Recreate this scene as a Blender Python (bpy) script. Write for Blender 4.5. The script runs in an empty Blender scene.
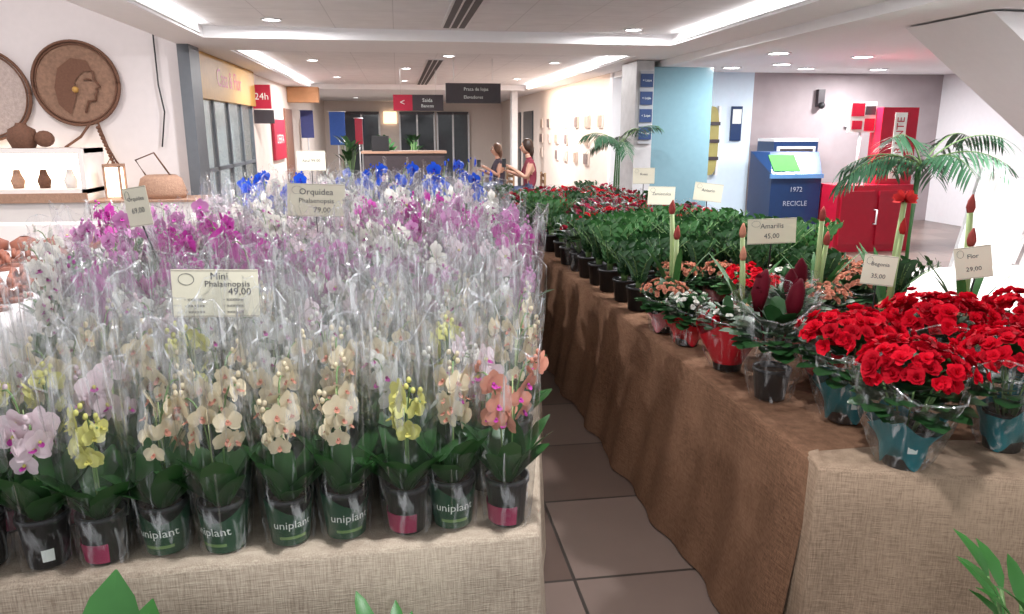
import bpy, math, random
from mathutils import Vector, Matrix
R=random.Random(11)
S=bpy.context.scene
COL=S.collection
V=Vector
# ------------------------------------------------------------ materials
MATS={}
def mat(name,col,rough=.6,var=.12,scale=12,bump=0,bscale=60,metal=0,emit=0,spec=.4,sheen=0,trans=0):
    if name in MATS: return MATS[name]
    m=bpy.data.materials.new(name); m.use_nodes=True; nt=m.node_tree; N=nt.nodes; L=nt.links
    b=N['Principled BSDF']; b.inputs['Roughness'].default_value=rough; b.inputs['Metallic'].default_value=metal
    b.inputs['Specular IOR Level'].default_value=spec
    tc=N.new('ShaderNodeTexCoord'); nz=N.new('ShaderNodeTexNoise'); nz.inputs['Scale'].default_value=scale; nz.inputs['Detail'].default_value=3
    L.new(tc.outputs['Object'],nz.inputs['Vector'])
    mx=N.new('ShaderNodeMix'); mx.data_type='RGBA'
    c=list(col)+[1]
    mx.inputs[6].default_value=[max(0,x*(1-var)) for x in col]+[1]
    mx.inputs[7].default_value=[min(1,x*(1+var)) for x in col]+[1]
    L.new(nz.outputs['Fac'],mx.inputs[0]); L.new(mx.outputs[2],b.inputs['Base Color'])
    if emit:
        b.inputs['Emission Color'].default_value=c; b.inputs['Emission Strength'].default_value=emit
    if bump:
        n2=N.new('ShaderNodeTexNoise'); n2.inputs['Scale'].default_value=bscale; L.new(tc.outputs['Object'],n2.inputs['Vector'])
        bp=N.new('ShaderNodeBump'); bp.inputs['Strength'].default_value=bump; bp.inputs['Distance'].default_value=.01
        L.new(n2.outputs['Fac'],bp.inputs['Height']); L.new(bp.outputs[0],b.inputs['Normal'])
    if trans:
        out=N['Material Output']; tr=N.new('ShaderNodeBsdfTranslucent'); L.new(mx.outputs[2],tr.inputs[0])
        ms=N.new('ShaderNodeMixShader'); ms.inputs[0].default_value=trans
        L.new(b.outputs[0],ms.inputs[1]); L.new(tr.outputs[0],ms.inputs[2]); L.new(ms.outputs[0],out.inputs[0])
    MATS[name]=m; return m
def burlap(name,c1,c2,bs=.4):
    m=bpy.data.materials.new(name); m.use_nodes=True; nt=m.node_tree; N=nt.nodes; L=nt.links
    b=N['Principled BSDF']; b.inputs['Roughness'].default_value=.95; b.inputs['Specular IOR Level'].default_value=.1
    tc=N.new('ShaderNodeTexCoord')
    def st(sc):
        mp=N.new('ShaderNodeMapping'); mp.inputs['Scale'].default_value=sc; L.new(tc.outputs['Object'],mp.inputs[0])
        n=N.new('ShaderNodeTexNoise'); n.inputs['Scale'].default_value=1; n.inputs['Detail'].default_value=2; L.new(mp.outputs[0],n.inputs['Vector']); return n
    n1=st((300,300,24)); n2=st((26,26,340))
    a2=N.new('ShaderNodeMath'); a2.operation='ADD'; L.new(n1.outputs['Fac'],a2.inputs[0]); L.new(n2.outputs['Fac'],a2.inputs[1])
    nz=N.new('ShaderNodeTexNoise'); nz.inputs['Scale'].default_value=2.2; nz.inputs['Detail'].default_value=5; nz.inputs['Roughness'].default_value=.5; L.new(tc.outputs['Object'],nz.inputs['Vector'])
    h=N.new('ShaderNodeMath'); h.operation='MULTIPLY'; L.new(nz.outputs['Fac'],h.inputs[0]); h.inputs[1].default_value=.6
    a3=N.new('ShaderNodeMath'); a3.operation='MULTIPLY_ADD'; L.new(a2.outputs[0],a3.inputs[0]); a3.inputs[1].default_value=.5; L.new(h.outputs[0],a3.inputs[2])
    r=N.new('ShaderNodeValToRGB'); r.color_ramp.elements[0].position=.56; r.color_ramp.elements[0].color=c1+(1,); r.color_ramp.elements[1].position=.98; r.color_ramp.elements[1].color=c2+(1,)
    L.new(a3.outputs[0],r.inputs[0]); L.new(r.outputs[0],b.inputs['Base Color'])
    bp=N.new('ShaderNodeBump'); bp.inputs['Strength'].default_value=bs; bp.inputs['Distance'].default_value=.004; L.new(a2.outputs[0],bp.inputs['Height']); L.new(bp.outputs[0],b.inputs['Normal'])
    return m
def cello_mat(name,tint=(.975,.98,.983),haze=.047,gl=.32,base=.03):
    m=bpy.data.materials.new(name); m.use_nodes=True; nt=m.node_tree; N=nt.nodes; L=nt.links
    N.remove(N['Principled BSDF']); out=N['Material Output']
    tr=N.new('ShaderNodeBsdfTransparent'); tr.inputs[0].default_value=tint+(1,)
    gs=N.new('ShaderNodeBsdfGlossy'); gs.inputs['Roughness'].default_value=.12
    df=N.new('ShaderNodeBsdfDiffuse'); df.inputs[0].default_value=(.90,.91,.93,1)
    lw=N.new('ShaderNodeLayerWeight'); lw.inputs[0].default_value=.3
    mm=N.new('ShaderNodeMath'); mm.operation='MULTIPLY_ADD'; L.new(lw.outputs['Facing'],mm.inputs[0]); mm.inputs[1].default_value=gl; mm.inputs[2].default_value=base
    m1=N.new('ShaderNodeMixShader'); L.new(mm.outputs[0],m1.inputs[0]); L.new(tr.outputs[0],m1.inputs[1]); L.new(gs.outputs[0],m1.inputs[2])
    tc=N.new('ShaderNodeTexCoord'); mp=N.new('ShaderNodeMapping'); mp.inputs['Scale'].default_value=(42,42,9); L.new(tc.outputs['Object'],mp.inputs[0])
    nz=N.new('ShaderNodeTexNoise'); nz.inputs['Scale'].default_value=1; nz.inputs['Detail'].default_value=4; nz.inputs['Distortion'].default_value=.6; L.new(mp.outputs[0],nz.inputs['Vector'])
    rp=N.new('ShaderNodeMapRange'); rp.inputs[1].default_value=.56; rp.inputs[2].default_value=.70; rp.inputs[3].default_value=haze*.2; rp.inputs[4].default_value=haze*7; L.new(nz.outputs['Fac'],rp.inputs[0])
    m2=N.new('ShaderNodeMixShader'); L.new(rp.outputs[0],m2.inputs[0]); L.new(m1.outputs[0],m2.inputs[1]); L.new(df.outputs[0],m2.inputs[2])
    bp=N.new('ShaderNodeBump'); bp.inputs['Strength'].default_value=1; bp.inputs['Distance'].default_value=.014; L.new(nz.outputs['Fac'],bp.inputs['Height']); L.new(bp.outputs[0],gs.inputs['Normal'])
    L.new(m2.outputs[0],out.inputs[0]); return m
CELLO=cello_mat('cellophane'); CEDGE=cello_mat('cellophane_crease',(.97,.97,.98),.10,.45,.18); CFAR=cello_mat('cellophane_thin',(.98,.98,.985),.027,.20,.015)
GLASS=cello_mat('pane_glass',(.85,.93,.95),.03,.5)
BUR_L=burlap('burlap_natural',(.24,.185,.14),(.50,.42,.33))
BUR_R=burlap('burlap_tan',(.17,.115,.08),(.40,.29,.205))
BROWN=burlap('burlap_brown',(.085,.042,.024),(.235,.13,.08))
white=mat('paint_white',(.84,.83,.84),.8,.03)
black=mat('plastic_black',(.02,.02,.022),.4)
leafg=mat('leaf_orchid',(.028,.095,.024),.35,.4,9,trans=.1)
leafd=mat('leaf_dark',(.02,.07,.02),.4,.4,9,trans=.1)
leafm=mat('leaf_mid',(.035,.12,.03),.45,.35,9,trans=.15)
stemg=mat('stem_green',(.15,.26,.09),.5)
stemp=mat('stem_pale',(.34,.43,.19),.5)
soil=mat('soil_bark',(.06,.035,.02),.95,.5,60,.8)
labelg=mat('label_green',(.012,.06,.03),.35)
labelw=mat('label_print_white',(.75,.8,.75),.5)
ink=mat('ink_dark',(.04,.04,.06),.7)
paper=mat('card_paper',(.74,.70,.56),.7,.04)
yell=mat('flower_yellow',(.75,.70,.18),.6,.12,20,trans=.3)
def fm(n,c): return mat('petal_'+n,c,.7,.16,30,trans=.25,spec=.12)
# ------------------------------------------------------------ mesh builder
class MB:
    def __init__(s): s.v=[];s.f=[];s.m=[];s.sm=[];s.mats=[]
    def mi(s,m):
        if m not in s.mats: s.mats.append(m)
        return s.mats.index(m)
    def add(s,vs,fs,m,smooth=True):
        o=len(s.v); i=s.mi(m); s.v.extend([tuple(v) for v in vs])
        for f in fs: s.f.append([a+o for a in f]); s.m.append(i); s.sm.append(smooth)
    def mesh(s,name):
        me=bpy.data.meshes.new(name); me.from_pydata(s.v,[],s.f)
        for m in s.mats: me.materials.append(m)
        me.polygons.foreach_set('material_index',s.m); me.polygons.foreach_set('use_smooth',s.sm); me.update(); return me
    def obj(s,name,loc=(0,0,0),rz=0,parent=None,sc=1):
        return place(s.mesh(name),name,loc,rz,parent,sc)
def place(me,name,loc=(0,0,0),rz=0,parent=None,sc=1):
    o=bpy.data.objects.new(name,me); COL.objects.link(o); o.location=loc; o.rotation_euler=(0,0,rz)
    o.scale=(sc,sc,sc) if not isinstance(sc,tuple) else sc
    if parent: o.parent=parent
    return o
def box(mb,x0,x1,y0,y1,z0,z1,m,bev=0,M=None):
    vs=[V((x,y,z)) for z in (z0,z1) for y in (y0,y1) for x in (x0,x1)]
    if M: vs=[M@v for v in vs]
    mb.add(vs,[(0,2,3,1),(4,5,7,6),(0,1,5,4),(2,6,7,3),(0,4,6,2),(1,3,7,5)],m,False)
def lathe(mb,prof,m,c=(0,0,0),seg=20,smooth=True,M=None):
    vs=[];fs=[]
    for r,z in prof:
        for i in range(seg):
            a=2*math.pi*i/seg; v=V((r*math.cos(a),r*math.sin(a),z))
            if M: v=M@v
            vs.append(v+V(c))
    for k in range(len(prof)-1):
        for i in range(seg):
            j=(i+1)%seg; fs.append((k*seg+i,k*seg+j,(k+1)*seg+j,(k+1)*seg+i))
    mb.add(vs,fs,m,smooth)
def ball(mb,c,r,m,sx=1,sy=1,sz=1,seg=12,rings=7):
    prof=[(math.sin(math.pi*k/rings)*r,-math.cos(math.pi*k/rings)*r) for k in range(rings+1)]
    prof[0]=(r*.02,-r);prof[-1]=(r*.02,r)
    lathe(mb,prof,m,c,seg,True,Matrix.Diagonal((sx,sy,sz)))
def tube(mb,pts,rad,m,seg=6,cap=True):
    pts=[V(p) for p in pts]; n=len(pts)
    if not isinstance(rad,(list,tuple)): rad=[rad]*n
    vs=[];fs=[]
    ref=V((0,0,1))
    d0=(pts[-1]-pts[0]).normalized()
    if abs(d0.z)>.8: ref=V((1,0,0))
    for i,p in enumerate(pts):
        d=(pts[min(i+1,n-1)]-pts[max(i-1,0)]).normalized()
        s=d.cross(ref)
        if s.length<1e-4: s=d.cross(V((0,1,0)))
        s.normalize(); t=s.cross(d)
        for k in range(seg):
            a=2*math.pi*k/seg; vs.append(p+(s*math.cos(a)+t*math.sin(a))*rad[i])
    for i in range(n-1):
        for k in range(seg):
            j=(k+1)%seg; fs.append((i*seg+k,i*seg+j,(i+1)*seg+j,(i+1)*seg+k))
    if cap: fs.append(tuple(range(seg))[::-1]); fs.append(tuple((n-1)*seg+k for k in range(seg)))
    mb.add(vs,fs,m)
PR={'round':([0,.22,.5,.78,1],[.25,.78,1,.8,.2]),'leaf':([0,.2,.5,.8,1],[.3,.8,1,.62,.03]),'strap':([0,.25,.5,.8,1],[.7,.95,1,.8,.1]),'oval':([0,.2,.5,.82,1],[.35,.8,1,.78,.12])}
def petal(mb,b,d,n,L,W,m,curl=.2,cup=.1,shape='round'):
    b=V(b); d=V(d).normalized(); n=V(n); n=(n-d*n.dot(d))
    if n.length<1e-4: n=d.orthogonal()
    n.normalize(); s=d.cross(n)
    ts,ws=PR[shape]; vs=[]
    for t,w in zip(ts,ws):
        c=b+d*L*t*(1-.25*abs(curl)*t)+n*curl*L*t*t
        for u in (-1,0,1): vs.append(c+s*u*w*W+n*(cup*W*abs(u)*w))
    fs=[]
    for i in range(4):
        for j in range(2): a=i*3+j; fs.append((a,a+1,a+4,a+3))
    mb.add(vs,fs,m)
def orchid_flower(mb,c,nrm,r,mp,ml,mc=None):
    n=V(nrm).normalized(); up=V((0,0,1)); x=up.cross(n)
    if x.length<.01: x=V((1,0,0))
    x.normalize(); y=n.cross(x)
    def dr(a): return x*math.cos(a)+y*math.sin(a)
    for a in (90,215,325): petal(mb,c,dr(math.radians(a)),n,r,r*.36,mp,.08,.05)
    for a in (12,168): petal(mb,V(c)+n*.002,dr(math.radians(a)),n,r*1.02,r*.56,mp,.12,.06)
    petal(mb,V(c)+n*.004,dr(math.radians(270))+n*.6,n,r*.5,r*.22,ml,.5,.4)
    ball(mb,V(c)+n*.006,r*.13,mc or ml,seg=6,rings=4)
def rvec(zb=0):
    return V((R.uniform(-1,1),R.uniform(-1,1),R.uniform(-1,1)+zb)).normalized()
def text_geo(txt,size):
    cu=bpy.data.curves.new('t','FONT'); cu.body=txt; cu.size=size; cu.align_x='CENTER'; cu.align_y='CENTER'; cu.resolution_u=2
    o=bpy.data.objects.new('t',cu); COL.objects.link(o); bpy.context.view_layer.update()
    me=o.to_mesh(); vs=[v.co.copy() for v in me.vertices]; fs=[tuple(p.vertices) for p in me.polygons]
    o.to_mesh_clear(); bpy.data.objects.remove(o); bpy.data.curves.remove(cu); return vs,fs
def text_on(mb,txt,size,M,m):
    vs,fs=text_geo(txt,size); mb.add([M@v for v in vs],fs,m,False)
TX=text_geo('uniplant',.030)
def pot(mb,r0=.042,r1=.055,h=.12,m=black,seg=20):
    lathe(mb,[(.001,0),(r0,0),(r1-.004,h-.015),(r1,h-.015),(r1,h),(r1-.006,h),(r1-.009,h-.02)],m,seg=seg)
    lathe(mb,[(r1-.007,h-.02),(.001,h-.014)],soil,seg=seg)
def sleeve(mb,r0,r1,H,z0=.0,m=None,N=30,rows=9,crk=.06,peak=.35,crease=6,rim=True):
    m=m or CELLO
    ph=[R.uniform(0,6.28) for _ in range(4)]; col=[R.uniform(-crk,crk) for _ in range(N)]; hz=[R.uniform(-.02,.02) for _ in range(N)]
    vs=[];fs=[]
    for k in range(rows+1):
        t=k/rows
        for i in range(N):
            a=2*math.pi*i/N
            r=(r0+(r1-r0)*t**.8)*(1+t*(.12*math.sin(3*a+ph[0]+2*t)+.07*math.sin(7*a+ph[1]-3*t))+col[i]*(.3+t)+R.uniform(-.02,.02))
            z=z0+H*t
            if t>.6: z+=H*(t-.6)*(peak*math.cos(2*a+ph[2])+hz[i]*4)
            vs.append(V((r*math.cos(a),r*math.sin(a),z)))
    for k in range(rows):
        for i in range(N):
            j=(i+1)%N; fs.append((k*N+i,k*N+j,(k+1)*N+j,(k+1)*N+i))
    mb.add(vs,fs,m)
    for c in range(crease):
        i=R.randrange(N); w=R.uniform(.001,.003); k0=R.randrange(0,5); ev=[]
        for k in range(k0,rows+1):
            p=vs[k*N+i]*1.0; a=2*math.pi*i/N+R.uniform(-.02,.02); o=V((math.cos(a),math.sin(a),0)); s=V((-o.y,o.x,0)); ev+= [p+o*.0015-s*w,p+o*.003+s*w]
        mb.add(ev,[(2*q,2*q+1,2*q+3,2*q+2) for q in range(len(ev)//2-1)],CEDGE)
    if rim:
        ev=[]
        for i in range(N+1):
            p=vs[rows*N+i%N]; ev+=[p,p+V((0,0,-.0045))+V((p.x,p.y,0))*.02]
        mb.add(ev,[(2*q,2*q+2,2*q+3,2*q+1) for q in range(N)],CEDGE)
def band(mb,r0,r1,h,z0,z1,a0,a1,m,off=.0025,n=12):
    vs=[];fs=[]
    for i in range(n+1):
        a=math.radians(-90)+math.radians(a0+(a1-a0)*i/n)
        for z in (z0,z1):
            r=r0+(r1-r0)*z/h+off; vs.append((r*math.cos(a),r*math.sin(a),z))
    for i in range(n): fs.append((2*i,2*i+2,2*i+3,2*i+1))
    mb.add(vs,fs,m)
def orchid_mesh(name,mp,ml,hmin=.25,h=.385,nfl=6,fr=.030,lab=labelg,H=.51,nst=2,mc=None,r1=.086,leaves=10,lw=.040,cm=None,crease=7):
    mb=MB(); pot(mb)
    if lab is labelg:
        n=28; vs=[]
        for i in range(n):
            a=2*math.pi*i/n
            for z in (.0,.075,.10+.018*math.sin(2*a+1)):
                r=.042+.013*z/.12+.004; vs.append((r*math.cos(a),r*math.sin(a),z))
        fs=[]
        for i in range(n):
            j=(i+1)%n
            for q in (0,1): fs.append((3*i+q,3*j+q,3*j+q+1,3*i+q+1))
        mb.add(vs,fs,labelg)
        vs=[]
        for v in TX[0]:
            r=.042+.013*(.06+v.y)/.12+.0065; a=-math.pi/2+v.x/r; vs.append((r*math.cos(a),r*math.sin(a),.058+v.y))
        mb.add(vs,TX[1],labelw,False)
        band(mb,.042,.055,.12,.018,.026,-38,38,stemg,.0052,10)
    elif lab is not black:
        band(mb,.042,.055,.12,.006,.055,-110,40,lab,.003)
    else:
        band(mb,.042,.055,.12,.02,.05,20,48,labelw,.004,5)
    a0=R.uniform(0,6)
    for i in range(leaves):
        a=a0+i*2.4; up=R.uniform(1.0,3.6)
        petal(mb,(math.cos(a)*.012,math.sin(a)*.012,.10),(math.cos(a),math.sin(a),up),(math.cos(a)*.3,math.sin(a)*.3,1),R.uniform(.13,.20),R.uniform(lw*.7,lw),leafg,-.22,.14,'oval')
    for s in range(nst):
        a=R.uniform(0,6.28); bx,by=math.cos(a),math.sin(a); a2=a+R.uniform(-.6,.6); cx,cy=math.cos(a2),math.sin(a2)
        P=[]; hh=h*R.uniform(.88,1.08)
        for k in range(9):
            t=k/8; rr=.01+.055*t*t; z=.11+(hh-.11)*math.sin(t*1.75)/math.sin(1.57)
            P.append(V((bx*rr*(1-t)+cx*rr*t*1.1,by*rr*(1-t)+cy*rr*t*1.1,z)))
        tube(mb,P,.0022,stemg,5)
        tube(mb,[(bx*.012,by*.012,.1),(bx*.014,by*.014,hh*.9)],.0015,stemp,4)
        for k in range(nfl):
            z=hmin+(hh-hmin)*(k+R.random())/nfl
            q=min(P,key=lambda p:abs(p.z-z)); an=R.uniform(0,6.28)
            nn=V((math.cos(an)*.8,math.sin(an)*.8-.5,R.uniform(-.35,.3))).normalized()
            c=V((q.x,q.y,z))+nn*fr*R.uniform(.6,1.1)
            orchid_flower(mb,c,nn,fr*R.uniform(.8,1.2),mp,ml,mc)
        for k in range(3):
            ball(mb,P[-1]+V((R.uniform(-.012,.012),R.uniform(-.012,.012),.012*k+.005)),.006,mp,sz=1.3,seg=6,rings=4)
    sleeve(mb,.058,r1,H,m=cm,crease=crease)
    return mb.mesh(name)
pk=fm('magenta',(.46,.045,.32)); lil=fm('lilac',(.55,.24,.47)); wh=fm('white',(.82,.80,.74)); cr=fm('cream',(.80,.70,.50))
yl=fm('yellow',(.68,.66,.22)); po=fm('salmon',(.62,.28,.20)); bl=fm('blue',(.02,.09,.62)); wp=fm('blush',(.80,.66,.70)); dk=fm('plum',(.28,.02,.16))
labm=mat('label_magenta',(.30,.02,.08),.5)
OR={}
def mk(k,mp,ml,lab,n=2,**kw): OR[k]=[orchid_mesh(k,mp,ml,lab=lab,**kw) for _ in range(n)]
mk('white_orchid_pot',wh,pk,black,3,mc=dk,nfl=5); mk('cream_orchid_pot',cr,po,labelg,4,nfl=6); mk('yellow_orchid_pot',yl,yell,labm,2,nfl=5)
far=dict(cm=CFAR,crease=5)
mk('salmon_orchid_pot',po,pk,labm,nfl=7,fr=.031,h=.42); mk('magenta_orchid_pot',pk,dk,black,3,nfl=7,fr=.039,H=.42,h=.43,r1=.10,**far); mk('lilac_orchid_pot',lil,pk,black,3,nfl=7,fr=.039,H=.42,h=.43,r1=.10,**far)
mk('blue_orchid_pot',bl,fm('indigo',(.03,.03,.35)),black,3,nfl=6,fr=.040,H=.38,h=.45,r1=.10,**far); mk('blush_orchid_pot',wp,pk,black,nfl=5,fr=.036,mc=yell,H=.47,**far)
WF=[orchid_mesh('white_orchid_pot',wh,pk,lab=black,mc=dk,nfl=6,fr=.038,h=.42,H=.46,r1=.10,**far) for _ in range(2)]
TZ=.752
def edge_l(y): return .30+(y-1.60)*.179 if y<4 else .73
def front_l(x): return 1.60+(x-.3)*.03
def pick(x,y):
    r=R.random()
    if y<1.80:
        if x<-.72: return 'white_orchid_pot' if r<.75 else 'blush_orchid_pot'
        if x<-.60: return 'yellow_orchid_pot'
        if x<-.14: return 'cream_orchid_pot'
        if x<.0: return 'yellow_orchid_pot'
        return 'salmon_orchid_pot' if x>.13 else 'cream_orchid_pot'
    if y<2.45: return 'cream_orchid_pot' if r<.42 else 'yellow_orchid_pot' if r<.50 else 'white_orchid_pot' if r<.85 else 'blush_orchid_pot'
    if y<3.0: 
        if x<-.8: return 'magenta_orchid_pot' if r<.35 else 'white_orchid_pot'
        return 'cream_orchid_pot' if r<.38 else 'white_orchid_pot' if r<.75 else 'blush_orchid_pot' if r<.9 else 'lilac_orchid_pot'
    if y<5.0:
        f=math.sin(x*4.1+y*2.3)+.5*R.uniform(-1,1)
        return 'magenta_orchid_pot' if f<-.55 else 'lilac_orchid_pot' if f<.1 else 'white_orchid_pot' if r<.5 else 'blush_orchid_pot'
    if y<5.9: return 'lilac_orchid_pot' if r<.2 else 'blush_orchid_pot' if r<.55 else 'white_orchid_pot' if r<.92 else 'blue_orchid_pot'
    f=math.sin(x*5+y*3.1)
    return 'blue_orchid_pot' if (f>.25 and x>-1.35) else 'blush_orchid_pot' if r<.55 else 'white_orchid_pot'
y=1.675; row=0
while y<7.8:
    st=.126 if y<1.9 else .162 if y<3 else .245 if y<5 else .29
    x=edge_l(y)-.075-(.06 if row%2 else 0)
    lim=-1.15-.263*(y-1.56)+.10
    while x>max(lim if y<4.6 else -1.82 if y<5.2 else -1.5,-.52*y-.2 if y<2.15 else -.445*y):
        k=pick(x,y); s=R.uniform(.96,1.03) if y<1.8 else R.uniform(.98,1.10) if y<3 else R.uniform(1.0,1.30)
        if k=='blue_orchid_pot': s=R.uniform(1.2,1.42)
        if y>3 and x<-.9: s*=.93
        yy=y+(front_l(x)-1.60)
        me=R.choice(OR[k])
        if k=='white_orchid_pot' and y>3: me=R.choice(WF)
        place(me,k,(x+R.uniform(-.01,.01),yy+R.uniform(-.012,.012),TZ),R.uniform(-.5,.5),None,s)
        x-=st*R.uniform(.94,1.14)
    y+=.17 if y<2.1 else .22 if y<3 else .30 if y<5 else .39
    row+=1
def wrap():
    mb=MB(); sleeve(mb,.17,.23,.48,.0,CELLO,N=54,rows=14,crk=.07,peak=.5,crease=14); return mb.mesh('cellophane_wrap')
WR=[wrap(),wrap()]
for i,(x,y,s) in enumerate(((.40,3.3,1.1),(-.45,3.55,1.1),(.35,4.4,1.2),(-1.0,3.9,1.0),(-.3,5.0,1.2),(-1.0,5.3,1.2),(-.75,2.9,.95))):
    place(WR[i%2],'cellophane_wrap',(x,y,TZ),i*1.3,None,s)
# ------------------------------------------------------------ tables & cloths
def table(name,poly,z=.74,m=None):
    mb=MB(); m=m or mat('table_wood',(.35,.22,.12),.6)
    n=len(poly); vs=[V((a,b,zz)) for zz in (z-.03,z) for a,b in poly]
    mb.add(vs,[tuple(range(n))[::-1],tuple(range(n,2*n))]+[(i,(i+1)%n,n+(i+1)%n,n+i) for i in range(n)],m,False)
    cx=sum(p[0] for p in poly)/n; cy=sum(p[1] for p in poly)/n
    for a,b in poly:
        px=a+(cx-a)*.08; py=b+(.08 if cy>b else -.08)
        box(mb,px-.025,px+.025,py-.025,py+.025,0,z-.03,m)
    return mb.obj(name)
def drape(mb,path,zt,zb,m,flare=.06,amp=.025,freq=9,seed=0,step=.025,rag=0,sag=0):
    pts=[]
    for (a,b) in zip(path[:-1],path[1:]):
        a=V(a);b=V(b);L=(b-a).length;k=max(2,int(L/step))
        for i in range(k): pts.append(a.lerp(b,i/k))
    pts.append(V(path[-1])); n=len(pts); rows=18; vs=[];fs=[]; s=0
    rr=random.Random(seed); ph=[rr.uniform(0,6) for _ in range(6)]
    acc=[0]
    for i in range(1,n): acc.append(acc[-1]+(pts[i]-pts[i-1]).length)
    for k in range(rows+1):
        t=k/rows
        for i,p in enumerate(pts):
            w=6; d=(pts[min(i+w,n-1)]-pts[max(i-w,0)]).normalized(); o=V((d.y,-d.x)); s=acc[i]
            f=math.sin(s*freq+ph[0]+1.2*math.sin(s*2.3+ph[1])+sag*t)+.5*math.sin(s*freq*2.3+ph[2]+t*(1+sag))+.35*math.sin(s*freq*.41+ph[3])
            off=.012+flare*t**1.3+amp*f*min(1,t*1.5)
            z=zt-(zt-zb)*t + (rag*math.sin(s*5+ph[4])*t if rag else 0)
            if k==0: off=-.03; z=zt+.004
            if k==1: z=zt+.002; off=.004
            if k==2: z=zt-.012; off=.014
            q=p+o*off; vs.append((q.x,q.y,z))
    for k in range(rows):
        for i in range(n-1): fs.append((k*n+i,k*n+i+1,(k+1)*n+i+1,(k+1)*n+i))
    mb.add(vs,fs,m)
PL=[(-1.15,1.557),(.30,1.60),(.73,4.0),(.73,8.2),(-1.95,8.2),(-1.95,4.6)]
table('display_table',PL)
mb=MB(); mb.add([(a,b,.7455) for a,b in PL],[tuple(range(6))],BUR_L,False)
drape(mb,PL+[PL[0]],.744,.02,BUR_L,.03,.010,7,3,sag=.6); mb.obj('burlap_tablecloth')
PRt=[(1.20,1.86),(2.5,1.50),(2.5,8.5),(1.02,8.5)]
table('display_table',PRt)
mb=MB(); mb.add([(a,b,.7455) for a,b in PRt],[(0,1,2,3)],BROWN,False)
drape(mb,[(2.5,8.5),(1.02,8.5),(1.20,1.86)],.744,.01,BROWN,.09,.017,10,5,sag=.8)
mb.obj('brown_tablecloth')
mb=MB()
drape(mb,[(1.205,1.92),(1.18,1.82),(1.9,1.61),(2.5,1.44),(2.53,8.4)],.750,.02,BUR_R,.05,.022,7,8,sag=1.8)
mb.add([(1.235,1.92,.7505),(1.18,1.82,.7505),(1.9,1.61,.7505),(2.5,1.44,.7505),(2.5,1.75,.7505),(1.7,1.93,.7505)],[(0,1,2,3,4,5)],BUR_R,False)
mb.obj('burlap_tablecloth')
# ------------------------------------------------------------ right table plants
def sphere_pts(n,zmin=-.1):
    out=[]
    for i in range(n):
        z=1-(1-zmin)*(i+.5)/n; a=i*2.399963; r=math.sqrt(max(0,1-z*z)); out.append(V((r*math.cos(a),r*math.sin(a),z)))
    return out
def ruffle(mb,c,n,r,m):
    n=V(n).normalized(); x=n.orthogonal().normalized(); y=n.cross(x); a0=R.uniform(0,6)
    for ring,(k,tilt,L) in enumerate(((6,.25,1),(5,.8,.75),(4,1.8,.5))):
        for i in range(k):
            a=a0+ring*.5+i*2*math.pi/k+R.uniform(-.25,.25); d=x*math.cos(a)+y*math.sin(a)
            petal(mb,V(c),d+n*(tilt+R.uniform(-.2,.2)),n-d*.3,r*L*R.uniform(.85,1.15),r*.5*L,m,R.uniform(-.15,.3),R.uniform(0,.5))
def foliage(mb,c,rad,n,L,W,m,zmin=0):
    for p in sphere_pts(n,zmin):
        q=p+rvec()*.25
        petal(mb,V(c)+V((q.x,q.y,q.z*.7))*rad*.6,V((q.x,q.y,.35+q.z*.4)),(0,0,1),L*R.uniform(.8,1.2),W*R.uniform(.8,1.2),m,-.25,.1,'oval')
teal=mat('wrap_teal',(.008,.16,.19),.4,.15); redw=mat('wrap_red',(.5,.008,.02),.4,.15); pinkw=mat('wrap_pink',(.6,.22,.25),.5)
red=fm('red',(.62,.004,.02)); red2=fm('red_deep',(.42,.003,.014)); dred=fm('crimson',(.10,.004,.012)); peach=fm('peach',(.62,.27,.18)); rose=fm('rose',(.52,.05,.11))
def bouquet(name,fmt,wrap,hr=.15,n=95,fr=.027,zc=.29,leaf=leafd,ph=.12,wr=None,slv=True,flat=.5,alt=None):
    mb=MB(); pot(mb,.05,.066,ph)
    if wrap:
        vs=[];fs=[];N=32
        for k in range(5):
            t=k/4
            for i in range(N):
                a=2*math.pi*i/N; spike=.5+.5*math.cos(3*a+1.5)
                r=.053+(.068-.053)*min(1,t*1.1)+.004+max(0,t-.6)*.07*(1+.4*math.sin(9*a))
                z=t*(ph+.045*spike)
                if k==0: z=.055*spike
                vs.append((r*math.cos(a),r*math.sin(a),z))
        for k in range(4):
            for i in range(N): j=(i+1)%N; fs.append((k*N+i,k*N+j,(k+1)*N+j,(k+1)*N+i))
        mb.add(vs,fs,wrap)
        band(mb,.058,.072,.12,.06,.09,-28,-6,labelw,.003,6)
    foliage(mb,(0,0,zc-hr*.6),hr*.95,90,.08,.032,leaf,-.5)
    for i in range(10):
        a=R.uniform(0,6.28); tube(mb,[(math.cos(a)*.02,math.sin(a)*.02,ph-.02),(math.cos(a)*hr*.6,math.sin(a)*hr*.6,zc)],.003,stemg,5)
    for p in sphere_pts(n,.0):
        q=(p+rvec()*.2)*R.uniform(.82,1.10); c=V((q.x*hr,q.y*hr,zc+q.z*hr*flat))
        ruffle(mb,c,q+V((0,0,.3)),fr*R.uniform(.7,1.2),alt if alt and R.random()<.35 else fmt)
    if slv: sleeve(mb,.072,hr*1.04,zc-.02,.01,rim=True,crease=4)
    return mb.mesh(name)
M_red=[bouquet('red_begonia_pot',red,teal,alt=red2) for _ in range(2)]
M_rk=[bouquet('red_kalanchoe_pot',red,redw,.10,40,.020,.20,leafm,.10)]
M_pe=[bouquet('peach_kalanchoe_pot',peach,pinkw,.10,48,.017,.20,leafd,.10),bouquet('rose_kalanchoe_pot',rose,None,.10,48,.017,.20,leafd,.10)]
M_wk=[bouquet('white_kalanchoe_pot',wh,redw,.09,26,.014,.19,leafd,.10)]
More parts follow.
